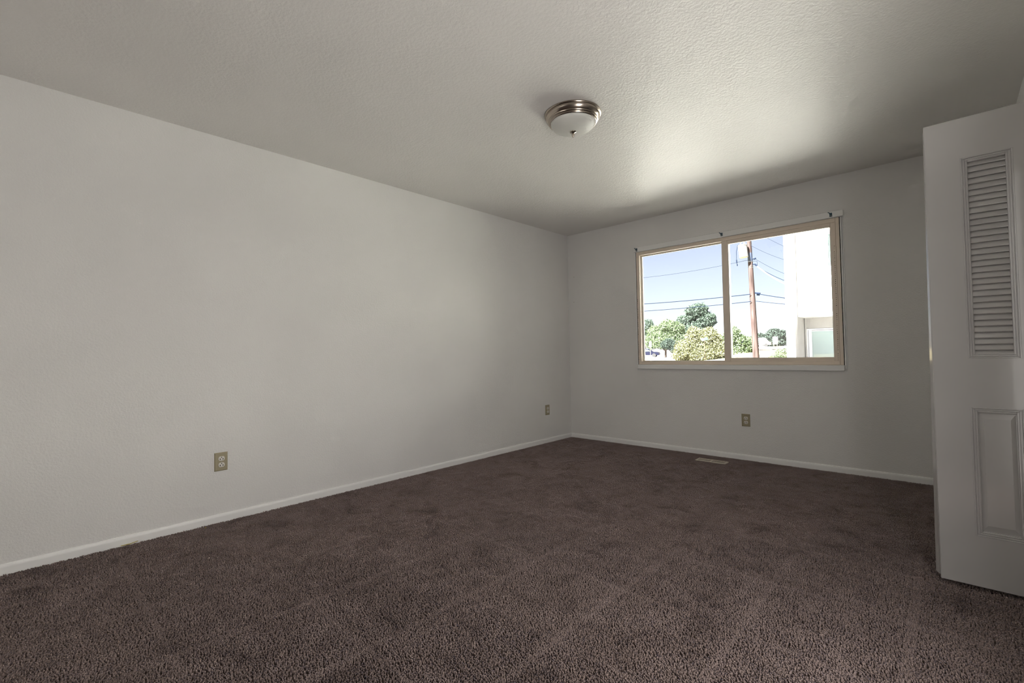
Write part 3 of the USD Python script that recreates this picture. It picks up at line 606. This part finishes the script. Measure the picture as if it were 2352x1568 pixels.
tree('roadside_tree', 'dark tree against the building edge, far roadside', 'tree', (-24.3, 127.0), 1.6, 0.28, [((-24.6, 127, 4.1), (1.7, 1.5, 1.4), 1500), ((-25.0, 127, 2.8), (1.8, 1.5, 1.5), 1200), ((-22.6, 126.5, 3.4), (1.7, 1.5, 1.7), 1200)], 0.25, dark_green, 9, fg)
tree('grass_clump', 'bright green weedy clump at the building foot beside the road', 'shrub', (-5.55, 34.4), 0.1, 0.02, [((-5.55, 34.4, 0.45), (0.75, 0.5, 0.52), 1500), ((-6.1, 34.4, 0.25), (0.5, 0.4, 0.42), 700)], 0.07, light_green, 10)

# ------------------------------------------------------------------ small things far outside
sign_white = plain('sign_white', (0.42, 0.40, 0.40), 0.5)
h = float(terrain_h(np.array(-22.6), np.array(102.2)))
t = thing('roadside_sign', 'white square roadside sign on posts before the far trees', 'sign', (-22.6, 102.2, h))
obj('board', box(-0.50, 0.50, -0.05, 0.05, 0.75, 2.05, 0.02), sign_white, t)
obj('base_panel', box(-0.55, 0.40, -0.04, 0.04, 0.42, 0.70, 0.02), sign_white, t)
for x in (-0.3, 0.3): obj('post', box(x - 0.05, x + 0.05, -0.04, 0.04, -0.2, 0.75), screw_metal, t)

h = float(terrain_h(np.array(-15.0), np.array(45.0)))
t = thing('street_sign', 'small teal street-name blade on a thin pole in the yellow shrub', 'sign', (-14.95, 43.9, h))
obj('post', tube([(0, 0, -0.1), (0, 0, 2.45)], 0.022, 8), bark, t, smooth=40)
obj('blade', cat(box(-0.02, 0.34, -0.03, -0.02, 2.12, 2.40, 0.004)), plain('sign_teal', (0.03, 0.11, 0.075), 0.5), t)
obj('blade', cat(box(-0.36, -0.02, -0.035, -0.025, 2.10, 2.34, 0.004)), plain('sign_pale', (0.09, 0.17, 0.145), 0.5), t)

h = float(terrain_h(np.array(-28.0), np.array(58.0)))
t = thing('speed_sign', 'small white sign on a post at the lower left of the left pane', 'sign', (-28.0, 58.0, h))
obj('plate', box(-0.2, 0.2, -0.03, -0.02, 1.7, 2.5, 0.01), sign_white, t)
obj('post', box(-0.03, 0.03, -0.02, 0.02, -0.1, 2.4), screw_metal, t)

def vehicle(name, label, loc, rotz, paint, L=4.4, W=1.75, Hh=1.45, van=False):
    t = thing(name, label, 'car', loc, rotz)
    if van: prof = [(-L / 2, 0.35), (L / 2, 0.35), (L / 2, 0.95), (L * 0.40, 1.1), (L * 0.26, Hh), (-L * 0.48, Hh), (-L / 2, Hh - 0.15)]
    else: prof = [(-L / 2, 0.35), (L / 2, 0.35), (L / 2, 0.72), (L * 0.46, 0.85), (L * 0.24, 0.95), (L * 0.08, Hh), (-L * 0.24, Hh), (-L * 0.40, 1.0), (-L * 0.49, 0.95)]
    b = trimesh.creation.extrude_polygon(Polygon(prof), W)
    obj('body', xf(b, rot((1, 0, 0), 90), (0, W / 2, 0)), paint, t)
    gp = [(-L * 0.24, Hh - 0.07), (L * 0.07, Hh - 0.07), (L * 0.20, 0.98), (-L * 0.35, 1.0)] if not van else [(-L * 0.42, Hh - 0.1), (L * 0.24, Hh - 0.1), (L * 0.34, 1.05), (-L * 0.42, 1.05)]
    for s in (1, -1): obj('window', xf(trimesh.creation.extrude_polygon(Polygon(gp), 0.02), rot((1, 0, 0), 90), (0, s * W / 2 + (0.018 if s > 0 else 0.002), 0)), sky_glass, t)
    for x in (-L * 0.31, L * 0.31):
        for s in (1, -1): obj('wheel', xf(trimesh.creation.cylinder(0.33, 0.22, sections=20), rot((1, 0, 0), 90), (x, s * (W / 2 - 0.10), 0.33)), dark_gap, t, smooth=40)


vehicle('car', 'dark blue car parked at the lower left edge of the left pane', (-35.5, 71.5, float(terrain_h(np.array(-35.5), np.array(71.5))) + 0.05), 18, plain('car_blue', (0.008, 0.009, 0.022), 0.5, specular_ior_level=0.1))
vehicle('van', 'white van standing right of the pole by the far road', (-26.2, 104.0, float(terrain_h(np.array(-26.2), np.array(104.0)))), 10, plain('van_white', (0.45, 0.45, 0.46), 0.3), 4.6, 1.9, 1.9, True)
vehicle('car', 'dark car parked far away between the pole and the white van', (-30.3, 110.5, float(terrain_h(np.array(-30.3), np.array(110.5)))), 35, plain('car_navy', (0.01, 0.01, 0.022), 0.5, specular_ior_level=0.1), 4.2)
